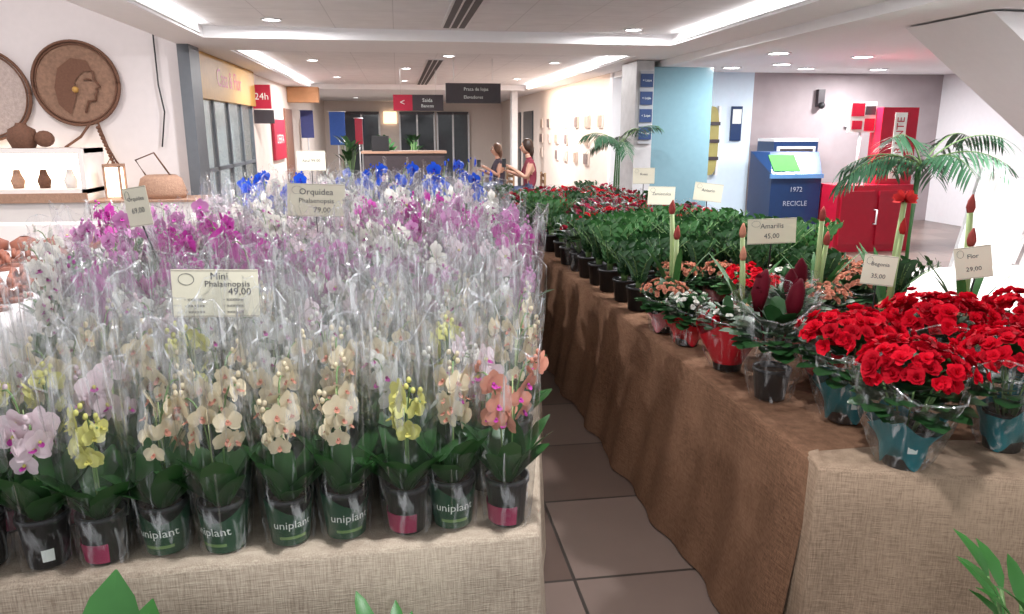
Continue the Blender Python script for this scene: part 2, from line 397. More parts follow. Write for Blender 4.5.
def redbowl():
    mb=MB(); pot(mb,.055,.07,.10)
    N=40; vs=[];fs=[]
    for k in range(6):
        t=k/5
        for i in range(N):
            a=2*math.pi*i/N; r=(.06+.07*t)*(1+.05*math.sin(8*a)*t); z=.03+t*(.15+.03*math.cos(3*a))
            vs.append((r*math.cos(a),r*math.sin(a),z))
    for k in range(5):
        for i in range(N): j=(i+1)%N; fs.append((k*N+i,k*N+j,(k+1)*N+j,(k+1)*N+i))
    mb.add(vs,fs,redw); foliage(mb,(0,0,.17),.12,70,.07,.022,leafd,-.1)
    for p in sphere_pts(16,.2): ruffle(mb,V((p.x*.10,p.y*.10,.2+p.z*.05)),p,.018,R.choice([red,wh]))
    sleeve(mb,.07,.145,.24,m=CFAR); return mb.mesh('red_wrapped_pot')
M_rb=[redbowl()]
def put(me,x,y,s=1,rz=None,z=TZ): return place(me,me.name.split('.')[0],(x,y,z),R.uniform(-3,3) if rz is None else rz,None,s)
def amaryllis(fcol,hh,bloom=False):
    mb=MB(); pot(mb,.05,.062,.12,redw if R.random()<.5 else black); ball(mb,(0,0,.13),.04,mat('bulb',(.35,.2,.1),.7),sz=.9)
    for s in range(2):
        a=R.uniform(0,6.28); t=V((math.cos(a)*.03,math.sin(a)*.03,hh*(1-.22*s)))
        tube(mb,[(math.cos(a)*.012,math.sin(a)*.012,.13),t*.6+V((0,0,.04)),t],[.014,.013,.011],stemp,8)
        if bloom and s==0:
            for i in range(4):
                b=i*1.57; d=V((math.cos(b),math.sin(b),.5))
                for j in range(5):
                    e=d.normalized(); o=e.orthogonal().normalized(); o2=e.cross(o); c=j*1.257
                    petal(mb,t,e+(o*math.cos(c)+o2*math.sin(c))*.5,e,.055,.018,fcol,-.2,.1,'leaf')
        else:
            tube(mb,[t-V((0,0,.01)),t+V((0,0,.01)),t+V((0,0,.035)),t+V((.004,0,.06))],[.011,.017,.013,.003],fcol,8)
            for b in (0,1.57,3.14,4.71): petal(mb,t-V((0,0,.012)),(math.cos(b)*.3,math.sin(b)*.3,1),(-math.cos(b),-math.sin(b),0),.055,.013,stemp,.1,.3,'leaf')
    for i in range(5):
        a=R.uniform(0,6.28); petal(mb,(math.cos(a)*.02,math.sin(a)*.02,.14),(math.cos(a)*.35,math.sin(a)*.35,1),(math.cos(a),math.sin(a),0),R.uniform(.2,.34),.017,leafm,.25,.15,'strap')
    return mb.mesh('amaryllis_pot')
bud=fm('bud',(.36,.07,.06)); M_am=[amaryllis(bud,.55),amaryllis(peach,.50),amaryllis(fm('coral',(.5,.03,.03)),.60,True)]
def celosia():
    mb=MB(); pot(mb,.05,.065,.11); foliage(mb,(0,0,.21),.12,90,.09,.032,leafd,-.5)
    for i in range(2):
        a=i*2.6; b=V((math.cos(a)*.03,math.sin(a)*.03,.18)); t=V((math.cos(a)*.06,math.sin(a)*.06,.33+.03*(i%3)))
        tube(mb,[b,t],.004,dred,5); tube(mb,[t-V((0,0,.06)),t,t+V((0.01,0,.05)),t+V((0.02,0,.085))],[.014,.030,.026,.005],dred,8)
        for j in range(14): petal(mb,t+V((0,0,-.05+.008*j)),rvec(.6),(0,0,1),.035,.012,dred,.2,.1,'leaf')
    sleeve(mb,.068,.13,.34); return mb.mesh('cockscomb_pot')
M_ce=[celosia()]
def zz(h=.36,mm=leafd,n=14):
    mb=MB(); pot(mb,.055,.07,.13)
    for i in range(n):
        a=i*2.4; sp=R.uniform(.05,.2); P=[V((math.cos(a)*(.01+sp*t*t),math.sin(a)*(.01+sp*t*t),.11+(h*R.uniform(.97,1)-.11)*t)) for t in (0,.25,.5,.75,1)]
        tube(mb,P,[.006,.005,.004,.003,.001],stemg,5)
        for k in range(3,16):
            t=k/16*4; i0=min(3,int(t)); p=P[i0].lerp(P[i0+1],t-i0); sd=1 if k%2 else -1
            tang=V((-math.sin(a)*sd,math.cos(a)*sd,.7)); petal(mb,p,tang,(math.cos(a),math.sin(a),.3),.055,.013,mm,-.1,.1,'leaf')
    return mb.mesh('zz_plant_pot')
M_zz=[zz(),zz(.40,leafm),zz(.34,leafd,18)]
def anthurium(col,h=.33):
    mb=MB(); pot(mb,.05,.062,.12); foliage(mb,(0,0,.2),.12,40,.11,.035,leafd,-.1)
    for i in range(9):
        a=i*2.4; r=.03+.012*i; t=V((math.cos(a)*r,math.sin(a)*r,h-.015*i*.6)); tube(mb,[(0,0,.11),t],.003,stemg,5)
        ruffle(mb,t,rvec(1.2),.032,col)
    sleeve(mb,.064,.12,.32,m=CFAR); return mb.mesh('red_rose_pot')
M_an=[anthurium(red),anthurium(fm('wine',(.3,.01,.03))),anthurium(rose)]
put(M_red[0],1.42,1.80,1.0,0.0); put(M_red[1],1.45,2.14,1.0,.2); put(M_red[0],1.80,1.86,1.0,1.1); put(M_red[1],1.84,2.24,1.05,2); put(M_red[0],2.22,1.86,1.0,2.5); put(M_red[1],2.26,2.30,1,.8)
put(M_ce[0],1.31,2.38,1.05,0); put(M_rb[0],1.30,2.72,1.0,0); put(M_wk[0],1.27,3.08,1.0); put(M_rb[0],1.60,2.52,.9,1.5); put(M_ce[0],1.62,2.84,.95); put(M_rk[0],1.95,2.64,1,2.2)
put(M_am[1],1.58,3.18,.95); put(M_pe[0],1.86,3.0,1.1); put(M_am[2],2.22,3.05,1.06,.2); put(M_am[0],2.40,2.78,1.12); put(M_pe[0],2.25,2.72,1)
put(M_am[0],1.36,3.50,1.0); put(M_am[0],1.98,3.25,.98)
y=3.3
while y<8.3:
    x=1.02+.18*(8.5-y)/6.6+.10
    while x<2.44:
        r=R.random(); ok=True
        for hx,hy in ((1.58,3.18),(1.36,3.5),(1.27,3.08),(1.98,3.25),(2.22,3.05)):
            if (x-hx)**2+(y-hy)**2<.15**2: ok=False
        if ok:
            if y<3.95: me=M_pe[0] if r<.45 else M_pe[1] if r<.6 else M_wk[0] if r<.68 else M_rk[0] if r<.8 else M_zz[2]
            elif x<1.3: me=M_an[1] if r<.15 else M_an[0] if r<.3 else R.choice(M_zz)
            elif y<5.4: me=R.choice(M_zz)
            else: me=M_an[0] if r<.5 else M_an[1] if r<.65 else M_an[2] if r<.85 else M_zz[0]
            put(me,x+R.uniform(-.02,.02),y+R.uniform(-.02,.02),R.uniform(.92,1.08))
        x+=.235
    y+=.235 if y<5 else .3
# ------------------------------------------------------------ price cards
def card(name,loc,w,h,lines,rz=0,roll=0,stake=.5,lean=0):
    M=Matrix.Translation(V(loc))@Matrix.Rotation(rz,4,'Z')@Matrix.Rotation(roll,4,'Y')
    mb=MB(); box(mb,-w/2,w/2,-.001,.001,-h/2,h/2,paper,M=M)
    bd=mat('card_border',(.35,.3,.25),.7)
    for (a,b,c,d) in ((-w/2,w/2,h/2-.004,h/2-.002),(-w/2,w/2,-h/2+.002,-h/2+.004)): box(mb,a,b,-.0016,-.0012,c,d,bd,M=M)
    T=Matrix.Rotation(math.pi/2,4,'X')
    for (tx,px,pz,sz) in lines: text_on(mb,tx,sz,M@Matrix.Translation((px*w,-.0022,pz*h))@T,ink)
    ring=[M@V((-w*.33+math.cos(i*.3927)*w*.09,-.002,h*.3+math.sin(i*.3927)*h*.12)) for i in range(17)]
    tube(mb,ring,.0006,ink,4)
    tube(mb,[M@V((0,.004,h*.3)),M@V((0,.004,-h/2)),V(loc)+V((lean,.02,-stake))],.0035,black,6)
    return mb.obj(name)
sm=[]
for q in range(3):
    sm+= [('- xxxxxx',-.25,-.12-.13*q,.014),('- xxxxxx',.2,-.12-.13*q,.014)]
card('price_card',(-.475,1.95,1.290),.212,.125,[('Mini',.05,.36,.026),('Phalaenopsis',.14,.20,.022),('49,00',.28,.04,.026)]+sm,0,.03,.50)
card('price_card',(-1.0,3.05,1.41),.12,.15,[('Orquidea',0,.2,.022),('69,00',0,-.1,.03)],-.5,-.15,.62,.16)
card('price_card',(-.43,4.0,1.34),.29,.17,[('Orquidea',0,.25,.045),('Phalaenopsis',0,-.02,.035),('79,00',.1,-.3,.04)],.1,.05,.55)
card('price_card',(-.62,5.6,1.48),.2,.14,[('Azul 99,00',0,0,.03)],0,.0,.67)
card('price_card',(1.82,3.42,1.21),.24,.125,[('Amarilis',0,.2,.035),('45,00',0,-.2,.035)],-.15,-.04,.42)
card('price_card',(1.86,2.62,1.16),.125,.12,[('Begonia',0,.2,.022),('35,00',0,-.2,.025)],-.3,.08,.38)
card('price_card',(2.27,2.62,1.18),.13,.13,[('Flor',0,.2,.025),('29,00',0,-.2,.025)],-.5,-.2,.40)
card('price_card',(1.85,5.1,1.24),.2,.13,[('Zamioculca',0,.1,.03)],0,.03,.46)
card('price_card',(2.2,5.1,1.26),.2,.13,[('Anturio',0,.1,.03)],-.3,.1,.48)
card('price_card',(2.15,6.4,1.3),.2,.14,[('Rosas',0,.1,.03)],0,0,.52)
# ------------------------------------------------------------ foreground foliage on the floor
def floor_plant(h,n,L,W,m,sh='leaf'):
    mb=MB(); pot(mb,.09,.12,.2)
    for i in range(n):
        a=i*2.4; r=.03+.02*(i%4); t=V((math.cos(a)*r*2,math.sin(a)*r*2,h*(.72+.28*((i*7)%5)/4)-L*.6))
        tube(mb,[(math.cos(a)*.02,math.sin(a)*.02,.17),t*.6+V((0,0,.05)),t],.005,stemg,5)
        petal(mb,t,(math.cos(a)*.6,math.sin(a)*.6,1),(-math.cos(a),-math.sin(a),.3),L,W,m,-.3,.25,sh)
    return mb.mesh('potted_foliage_plant')
leafb=mat('leaf_bright',(.05,.19,.04),.4,.35,9,trans=.15)
fp=[floor_plant(.72,34,.14,.022,leafb)]
mb=MB(); pot(mb,.09,.12,.2)
for i,(a,hh) in enumerate(((.3,.53),(1.5,.57),(2.7,.50),(3.9,.55),(5.1,.5))):
    tube(mb,[(math.cos(a)*.02,math.sin(a)*.02,.17),(math.cos(a)*.07,math.sin(a)*.07,hh)],.005,stemg,5); petal(mb,(math.cos(a)*.07,math.sin(a)*.07,hh),(math.cos(a)*.5,math.sin(a)*.5,1),(-math.cos(a),-math.sin(a),.3),.2,.05,leafb,-.3,.25,'leaf')
tube(mb,[(0,0,.17),(.0,0,.66)],.006,stemg,6); petal(mb,(0,0,.66),(.05,.1,1),(0,-1,.2),.23,.065,leafb,-.15,.3,'leaf')
mb.obj('potted_foliage_plant',(-.575,1.31,0))
place(fp[0],'potted_foliage_plant',(-.03,1.30,0),0,None,.92); place(fp[0],'potted_foliage_plant',(1.50,1.30,0),0,None,.95)
place(fp[0],'potted_foliage_plant',(1.80,1.15,0),1,None,.9)
# ------------------------------------------------------------ room shell
def slab(name,x0,x1,y0,y1,z0,z1,m): mb=MB(); box(mb,x0,x1,y0,y1,z0,z1,m); return mb.obj(name)
def tilemat(name,c1,c2,mort,sz,rough=.25,ms=.012):
    m=bpy.data.materials.new(name); m.use_nodes=True; N=m.node_tree.nodes; L=m.node_tree.links; b=N['Principled BSDF']; b.inputs['Roughness'].default_value=rough
    tc=N.new('ShaderNodeTexCoord'); br=N.new('ShaderNodeTexBrick'); br.offset=0; br.inputs['Scale'].default_value=1; br.inputs['Brick Width'].default_value=sz; br.inputs['Row Height'].default_value=sz
    br.inputs['Mortar Size'].default_value=ms*.6; br.inputs['Color1'].default_value=c1+(1,); br.inputs['Color2'].default_value=c2+(1,); br.inputs['Mortar'].default_value=mort+(1,)
    L.new(tc.outputs['Object'],br.inputs['Vector'])
    nz=N.new('ShaderNodeTexNoise'); nz.inputs['Scale'].default_value=4; nz.inputs['Detail'].default_value=6; L.new(tc.outputs['Object'],nz.inputs['Vector'])
    mx=N.new('ShaderNodeMix'); mx.data_type='RGBA'; mx.blend_type='MULTIPLY'; mx.inputs[0].default_value=.2; L.new(br.outputs['Color'],mx.inputs[6]); L.new(nz.outputs['Fac'],mx.inputs[7]); L.new(mx.outputs[2],b.inputs['Base Color'])
    return m
FL=tilemat('floor_tiles',(.225,.165,.14),(.12,.08,.065),(.05,.04,.035),.62,.28)
CE=tilemat('ceiling_panels',(.84,.83,.84),(.83,.82,.83),(.66,.65,.66),.62,.8,.008)
slab('floor',-9,11,-3,27,-.1,0,FL)
mb=MB()
box(mb,-2.45,3.95,0,27,2.77,2.9,CE)
for (a,b,c,d) in ((-2.45,-2.0,0,27),(3.2,3.95,0,27),(-2.0,3.2,8.7,10),(-2.0,3.2,19,27)): box(mb,a,b,c,d,2.65,2.77,white)
mb.obj('ceiling')
slab('ceiling_side',3.95,10,0,13,2.68,2.9,white)
slab('trim_1',3.72,3.95,0,12.85,2.56,2.65,white)
slab('ceiling_left',-9,-2.45,0,27,4.2,4.3,white)
slab('wall_soffit_left',-2.45,-2.40,0,9.3,2.9,4.2,white)
pinkwall=mat('wall_paint_pinkish',(.66,.61,.61),.85,.04)
beige=mat('wall_paint_beige',(.72,.63,.57),.85,.04)
bluewall=mat('wall_paint_bluish',(.62,.74,.84),.8,.04); greyw=mat('wall_stone_grey',(.33,.28,.29),.6,.2,3)
slab('wall_left_front',-9,-2.45,9.5,9.65,0,4.2,pinkwall)
dgrey=mat('pillar_grey',(.11,.12,.135),.5)
slab('pillar',-2.45,-2.32,9.35,9.8,0,2.65,dgrey)
slab('wall_left',-2.6,-2.45,13.6,27,0,2.77,beige)
slab('wall_shop_back',-6,-5.9,9.65,14,0,2.9,white)
slab('wall_shop_side',-6,-2.6,13.7,13.8,0,2.9,white)
slab('wall_right',3.7,3.85,13.05,27,0,2.77,beige)
slab('wall_right_return',3.7,4.6,12.9,13.05,0,2.77,white)
slab('wall_recess_left',4.6,6.3,12.9,13.0,0,2.7,bluewall)
slab('wall_recess_back',6.3,11,12.9,13.0,0,2.7,greyw)
slab('wall_right_side',10,10.1,0,12.9,0,2.9,mat('wall_paint_grey',(.72,.70,.72),.8,.04))
slab('wall_back',-2.45,3.7,26.9,27,0,2.77,beige)
mb=MB(); box(mb,3.62,4.50,10.5,11.2,0,2.56,mat('cladding_teal',(.16,.28,.33),.15,.08)); box(mb,3.36,3.62,10.5,11.2,0,2.64,mat('cladding_grey',(.50,.50,.51),.5,.2,8)); mb.obj('pillar')
mb=MB(); navy=mat('sign_navy',(.03,.06,.16),.4)
box(mb,3.40,3.60,10.46,10.49,1.5,2.5,mat('sign_back',(.35,.37,.4),.4))
for i in range(4): box(mb,3.41,3.59,10.44,10.46,2.28-i*.24,2.46-i*.24,navy)
for i in range(4): text_on(mb,'< Lojas',.045,Matrix.Translation((3.5,10.435,2.37-i*.24))@Matrix.Rotation(math.pi/2,4,'X'),labelw)
mb.obj('directory_sign')
mb=MB(); k=[(4.95,2.66),(8.75,.0),(9.45,.0)]
x=9.45;z=0.0
while z<2.35:
    z+=.18; k.append((x,z)); x-=.257; k.append((x,z))
k.append((x,2.66))
n=len(k); vs=[V((a,yy,b)) for yy in (5.9,7.0) for a,b in k]
mb.add(vs,[tuple(range(n)),tuple(range(n,2*n))[::-1]]+[(i,n+i,n+(i+1)%n,(i+1)%n) for i in range(n)],white,False)
mb.obj('staircase')
# downlights
emw=mat('lamp_emitter',(1,.99,.98),.5,0,emit=18)
rim=mat('lamp_rim',(.75,.75,.76),.4)
def downlight(x,y,z,r=.085,pw=26,col=(.99,.985,1)):
    mb=MB(); lathe(mb,[(r*1.25,0),(r*1.25,-.012),(r,-.014),(r,-.004)],rim,seg=24); lathe(mb,[(r,-.006),(.001,-.006)],emw,seg=24)
    o=mb.obj('ceiling_downlight',(x,y,z))
    if pw:
        l=bpy.data.lights.new('downlight_lamp','AREA'); l.shape='DISK'; l.size=r*2; l.energy=pw; l.color=col
        lo=bpy.data.objects.new('lamp',l); COL.objects.link(lo); lo.parent=o; lo.location=(0,0,-.03)
Z1,Z2=2.77,2.65
for (x,y,z,pw) in ((-1.2,8.1,Z1,80),(2.6,8.3,Z1,65),(-1.28,12.6,Z1,85),(.8,11.6,Z1,0),(2.6,12.5,Z1,80),(-1.2,4.6,Z1,90),(2.2,3.8,Z1,65),(.4,1.2,Z1,50),(-1.2,16.5,Z1,130),(2.6,16.5,Z1,130),(.2,21.5,Z2,220),(-1.2,24,Z2,0),(2.6,21,Z2,0),(.2,14,Z1,0),(.2,17.5,Z1,0),  # nearest lamps, out of view, are added to light the foreground
   (5.0,9.6,2.68,110),(6.4,9.9,2.68,150),(5.4,11.9,2.68,0),(6.7,11.9,2.68,0),(8.0,11.9,2.68,90),(5.9,11.2,2.68,0),(7.6,9.5,2.68,0),(4.6,4.2,2.68,90),(6.8,3.6,2.68,130)):  # last entry is an unseen lamp added to brighten the dark staircase
    downlight(x,y,z,.085 if x<4 else .13,pw)
for (x,y) in ((-4.2,6.8),(-3.2,4.0)):
    downlight(x,y,4.2,.12,80,(1,.92,.88))
downlight(-3.6,11.6,2.9,.1,80,(1,.97,.93))
def added_fill_strip(x,y,w,rot):  # added strip light aimed up to brighten the ceiling, not a known fitting
    mb=MB(); box(mb,-.012,.012,-w/2,w/2,-.012,.0,rim); o=mb.obj('added_ceiling_fill_strip',(x,y,2.68),rot)
    l=bpy.data.lights.new('added_ceiling_fill_lamp','AREA'); l.shape='RECTANGLE'; l.size=.03; l.size_y=w; l.energy=9*w/6; l.color=(1,.99,.99)
    lo=bpy.data.objects.new('lamp',l); COL.objects.link(lo); lo.parent=o; lo.location=(0,0,.008); lo.rotation_euler=(math.radians(180),0,0)
for yy,w in ((5.4,6.2),(14.5,8.5)):
    added_fill_strip(-1.98,yy,w,0); added_fill_strip(3.18,yy,w,0)
slot=mat('vent_dark',(.05,.05,.055),.5)
for (y0,y1,nm) in ((5.2,8.4,0),(12.2,18.8,1)):
    mb=MB(); box(mb,.50,.78,y0,y1,2.755,2.77,rim)
    for i in range(3): box(mb,.525+i*.083,.585+i*.083,y0+.03,y1-.03,2.750,2.756,slot)
    mb.obj('air_vent')
def hsign(x,y,z,w,h,parts,lines):
    mb=MB()
    for a,b,m in parts: box(mb,x+a*w-w/2,x+b*w-w/2,y-.03,y+.03,z-h/2,z+h/2,m)
    for s in (-.35,.35): tube(mb,[(x+s*w,y,z+h/2),(x+s*w,y,Z1)],.006,rim,5)
    for tx,px,pz,sz in lines: text_on(mb,tx,sz,Matrix.Translation((x+px*w,y-.033,z+pz*h))@Matrix.Rotation(math.pi/2,4,'X'),labelw)
    mb.obj('hanging_sign')
sgn=mat('sign_charcoal',(.05,.04,.045),.4); sred=mat('sign_red',(.45,.02,.05),.4)
hsign(.40,14,2.17,.9,.28,((0,.38,sred),(.38,1,sgn)),[('Saida',.18,.15,.09),('Bancos',.18,-.2,.08),('<',-.32,0,.16)])
hsign(1.2,12,2.25,.86,.30,((0,1,sgn),),[('Praca de lojas',.05,.2,.07),('Elevadores',.0,-.2,.07)])
mb=MB(); must=mat('fascia_mustard',(.46,.26,.07),.5); box(mb,-2.52,-2.36,9.82,13.55,2.08,2.64,must)
for i in range(5): box(mb,-2.48,-2.42,9.84+i*.91,9.90+i*.91,0,2.08,dgrey)
box(mb,-2.48,-2.42,9.84,13.5,1.15,1.2,dgrey); box(mb,-2.455,-2.445,9.88,13.5,.05,2.08,GLASS)
Mx=Matrix.Rotation(math.pi/2,4,'Z')@Matrix.Rotation(math.pi/2,4,'X')
text_on(mb,'Casa & Flor',.34,Matrix.Translation((-2.355,11.6,2.37))@Mx,sred)
mb.obj('window_1')
mb=MB()
for zz_ in (.5,1.0,1.5,2.0):
    box(mb,-5.8,-5.4,10,13.4,zz_,zz_+.03,white)
    for i in range(9):
        c=R.choice([redw,teal,beige,must,lil]); box(mb,-5.7,-5.5,10.2+i*.35,10.38+i*.35,zz_+.03,zz_+R.uniform(.15,.33),c)
for yy in (10.0,13.36): box(mb,-5.8,-5.4,yy,yy+.04,0,2.1,white)
mb.obj('shop_shelving')
def wsign(name,x,y0,y1,z0,z1,m,txt='',ts=.1,tm=None,proj=False):
    mb=MB()
    box(mb,x,x+.05,y0,y1,z0,z1,m) if not proj else box(mb,x,x+(y1-y0),y0,y0+.06,z0,z1,m)
    if txt:
        if proj: text_on(mb,txt,ts,Matrix.Translation((x+(y1-y0)/2,y0-.003,(z0+z1)/2))@Matrix.Rotation(math.pi/2,4,'X'),tm or labelw)
        else: text_on(mb,txt,ts,Matrix.Translation((x+.055,(y0+y1)/2,(z0+z1)/2))@Mx,tm or labelw)
    return mb
wsign('',-2.44,13.75,14.05,2.05,2.45,sred,'24h',.16,None,True).obj('projecting_sign')
wsign('',-2.44,13.77,14.1,1.80,2.03,sgn,'',0,None,True).obj('projecting_sign')
wsign('',-2.44,15.5,17,1.1,1.9,sred,'OFERTA',.25).obj('wall_poster')
def banner(x,y,w,z0,z1,m):
    mb=MB(); box(mb,x,x+w,y,y+.03,z0,z1,m); tube(mb,[(x-.03,y+.015,z1),(x+w+.03,y+.015,z1)],.015,rim,6); tube(mb,[(x+w/2,y+.06,0),(x+w/2,y+.06,z1)],.015,rim,6); box(mb,x+w/2-.2,x+w/2+.2,y-.1,y+.25,0,.03,rim); mb.obj('standing_banner')
banner(-1.75,20.5,.4,1.3,2.15,mat('banner_blue_m',(.03,.10,.40),.6)); banner(-1.15,21.5,.2,1.3,2.0,sred); banner(-2.3,19,.3,1.5,2.15,mat('banner_navy',(.05,.06,.2),.6))
mb=MB(); box(mb,-2.44,-1.75,18.0,18.3,2.3,2.64,mat('beam_orange',(.42,.20,.09),.6)); mb.obj('trim_2')
mb=MB(); box(mb,-2.445,-2.41,17.3,18.4,0,2.15,mat('door_brown',(.25,.12,.08),.5)); mb.obj('door_1')
dgl=mat('glass_dark',(.07,.08,.09),.08); warm=mat('lit_warm',(1,.75,.5),.5,0,emit=1.5)
mb=MB()
for x0,x1 in ((-1.8,-.6),(.1,1.3),(1.4,2.5)):
    box(mb,x0,x1,26.8,26.88,0,2.2,dgl)
    for q in (x0,(x0+x1)/2,x1): box(mb,q-.03,q+.03,26.74,26.82,0,2.25,rim)
    box(mb,x0,x1,26.74,26.82,2.2,2.3,sgn)
box(mb,-.45,0,26.8,26.85,1.9,2.3,warm)
mb.obj('door_2')
slab('door_3',3.66,3.69,20.5,22.0,0,2.2,dgl); slab('door_4',3.66,3.69,22.6,24.0,0,2.2,dgl); slab('column',2.95,3.1,19.5,19.8,0,2.65,rim)
phs=[mat('photo_a',(.45,.34,.27),.4,.5,9),mat('photo_b',(.22,.17,.16),.4,.6,9),mat('photo_c',(.55,.45,.4),.4,.5,9)]
mb=MB()
for i in range(7):
    for j in range(3):
        if (i*3+j)%5==2: continue
        y0=13.4+i*.95; z0=1.85-j*.36; w=.30 if (i+j)%2 else .22
        box(mb,3.67,3.695,y0,y0+w+.06,z0-.12,z0+.12,beige); box(mb,3.66,3.672,y0+.02,y0+w+.04,z0-.10,z0+.10,phs[(i*2+j)%3])
mb.obj('wall_photos')
wl=bpy.data.lights.new('picture_light','AREA'); wl.shape='RECTANGLE'; wl.size=.3; wl.size_y=5; wl.energy=60; wl.color=(1,.8,.62)
wo=bpy.data.objects.new('picture_light',wl); COL.objects.link(wo); wo.location=(3.0,16,2.62); wo.rotation_euler=(0,math.radians(-35),0)
# ------------------------------------------------------------ left wall decor
wick=mat('wicker',(.14,.065,.04),.8,.35,40,.6); wickl=mat('wicker_light',(.38,.23,.16),.8,.3,40,.6)
wdisc=mat('disc_brown',(.24,.14,.095),.85,.45,30,.7); pdisc=mat('disc_pale',(.42,.34,.31),.8,.3,30,.6)
def disc(name,x,z,r,face):
    mb=MB(); M=Matrix.Rotation(math.pi/2,4,'X')
    prof=[(.001,.05)]; k=14
    for i in range(1,k): prof.append((r*i/k,.05+.008*(i%2)))
    prof+= [(r*.97,.05),(r,.04),(r,.005)]
    lathe(mb,prof,wdisc if face else pdisc,(x,9.5,z),40,True,M)
    pts=[(x+math.cos(a)*r,9.44,z+math.sin(a)*r) for a in [i*math.pi/24 for i in range(49)]]
    tube(mb,pts,.018,wick,6)
    for rr in (.93,):
        tube(mb,[(x+math.cos(a)*r*rr,9.438,z+math.sin(a)*r*rr) for a in [i*math.pi/24 for i in range(49)]],.01,wick,5)
    if face:
        hair=[(-.45,-.5),(-.5,-.1),(-.38,.35),(-.05,.6),(.3,.55),(.42,.3),(.18,.28),(-.02,.05),(-.02,-.3),(-.2,-.75)]
        vs=[(x+a*r,9.425,z+b*r) for a,b in hair]; mb.add(vs,[tuple(range(len(vs)))],wick,False)
        prof2=[(.42,.3),(.44,.1),(.55,-.08),(.46,-.12),(.48,-.2),(.43,-.26),(.42,-.4),(.25,-.42),(.15,-.7)]
        tube(mb,[(x+a*r,9.43,z+b*r) for a,b in prof2],.014,wick,5)
        tube(mb,[(x+a*r,9.43,z+b*r) for a,b in ((.2,.08),(.28,.12),(.36,.08))],.012,wick,5)
        ball(mb,(x-.02*r,9.42,z-.15*r),.035,must)
    mb.obj(name)
disc('woven_wall_disc',-3.60,2.21,.46,True); disc('woven_wall_disc',-4.60,2.08,.50,False)
mb=MB(); tube(mb,[(-2.72,9.46,3.2),(-2.72,9.46,2.2),(-2.68,9.45,1.9),(-2.75,9.46,1.5)],.009,black,6); mb.obj('wall_cable')
mb=MB()
tube(mb,[(-3.5,9.44,1.78),(-3.62,9.43,1.62),(-3.8,9.43,1.50),(-3.85,9.43,1.35)],.016,wick,5); tube(mb,[(-3.42,9.44,1.78),(-3.34,9.43,1.5),(-3.25,9.43,1.3)],.012,wick,5)
for i in range(8): tube(mb,[(-3.86+i*.015,9.42,1.5),(-3.90+i*.025,9.42,1.25)],.006,wick,4)
for i in range(12): ball(mb,(-3.42+.012*i,9.42,1.72-.04*i),.024,wick,seg=6,rings=4)
mb.obj('macrame_hanging')
mb=MB(); wcab=mat('cabinet_white',(.78,.74,.72),.5,.03); glow=mat('glow_panel',(1,.86,.68),.5,0,emit=3.0)
box(mb,-5.2,-3.35,8.7,9.3,.0,.95,wcab); box(mb,-5.2,-3.35,8.7,9.3,1.02,1.07,wcab); box(mb,-5.2,-3.35,8.75,9.3,1.45,1.50,wcab)
box(mb,-5.2,-5.15,8.7,9.3,.95,1.5,wcab); box(mb,-3.40,-3.35,8.7,9.3,.95,1.5,wcab); box(mb,-5.15,-3.4,9.22,9.28,1.07,1.45,glow)
for i in range(6):
    lathe(mb,[(.001,0),(.05,0),(.07,.08),(.04,.15),(.03,.2)],R.choice([wickl,wcab,wick]),(-4.95+i*.27,8.95,1.07),12)
box(mb,-5.2,-3.35,8.66,8.7,.93,1.03,wickl)
mb.obj('display_shelf')
mb=MB(); lathe(mb,[(.001,0),(.11,.0),(.15,.1),(.13,.2),(.06,.24),(.05,.27)],wick,(0,0,0),16); ball(mb,(.22,0,.1),.10,wick,sx=1,sz=.9); mb.obj('clay_vase',(-4.05,9.0,1.5))
mb=MB(); 
for a in (-.08,.08):
    for b in (-.08,.08): box(mb,a-.01,a+.01,b-.01,b+.01,0,.36,wickl)
box(mb,-.09,.09,-.09,.09,.35,.38,wickl); box(mb,-.07,.07,-.07,.07,.02,.34,glow); tube(mb,[(-.06,0,.38),(0,0,.48),(.06,0,.38)],.006,wick,5)
mb.obj('candle_lantern',(-3.12,8.9,.95))
mb=MB(); box(mb,-.5,.62,-.3,.3,.0,.93,wcab); box(mb,-.52,.64,-.32,.32,.93,.95,wickl); mb.obj('display_plinth',(-2.80,8.9,0))
mb=MB(); lathe(mb,[(.001,0),(.24,0),(.27,.06),(.22,.22),(.16,.26),(.15,.24)],wickl,(0,0,0),20,M=Matrix.Diagonal((1,.6,1))); 
tube(mb,[(-.15,0,.24),(-.25,0,.42),(-.05,0,.50),(.1,0,.25)],.01,wick,6); mb.obj('leather_bag',(-2.62,8.85,.95))
PW=[(-3.6,2.9),(-1.68,2.9),(-2.08,4.7),(-2.08,6.6),(-3.6,6.6)]
cloth=mat('cloth_white',(.66,.62,.62),.9,.05,6,.3,30)
table('craft_table',PW,.80)
mb=MB(); mb.add([(a,b,.806) for a,b in PW],[(0,1,2,4),(2,3,4)],cloth,False); drape(mb,PW+[PW[0]],.804,.02,cloth,.04,.015,8,21); mb.obj('white_tablecloth')
lea=mat('leather_tan',(.27,.095,.06),.55,.25,15,.2)
def sandal(mb,x,y,z,rz):
    M=Matrix.Translation((x,y,z))@Matrix.Rotation(rz,4,'Z'); N=16; out=[]
    for i in range(N):
        a=2*math.pi*i/N; out.append((math.cos(a)*.13,math.sin(a)*(.042+.008*math.cos(a))))
    vs=[M@V((a,b,zz)) for zz in (0,.02) for a,b in out]
    mb.add(vs,[tuple(range(N))[::-1],tuple(range(N,2*N))]+[(i,(i+1)%N,N+(i+1)%N,N+i) for i in range(N)],lea,False)
    for xx in (.06,-.02,-.09): 
        tube(mb,[M@V((xx,math.sin(t)*.046,.02+.05*math.cos(t))) for t in (-1.5,-.8,0,.8,1.5)],[.016]*5,lea,6)
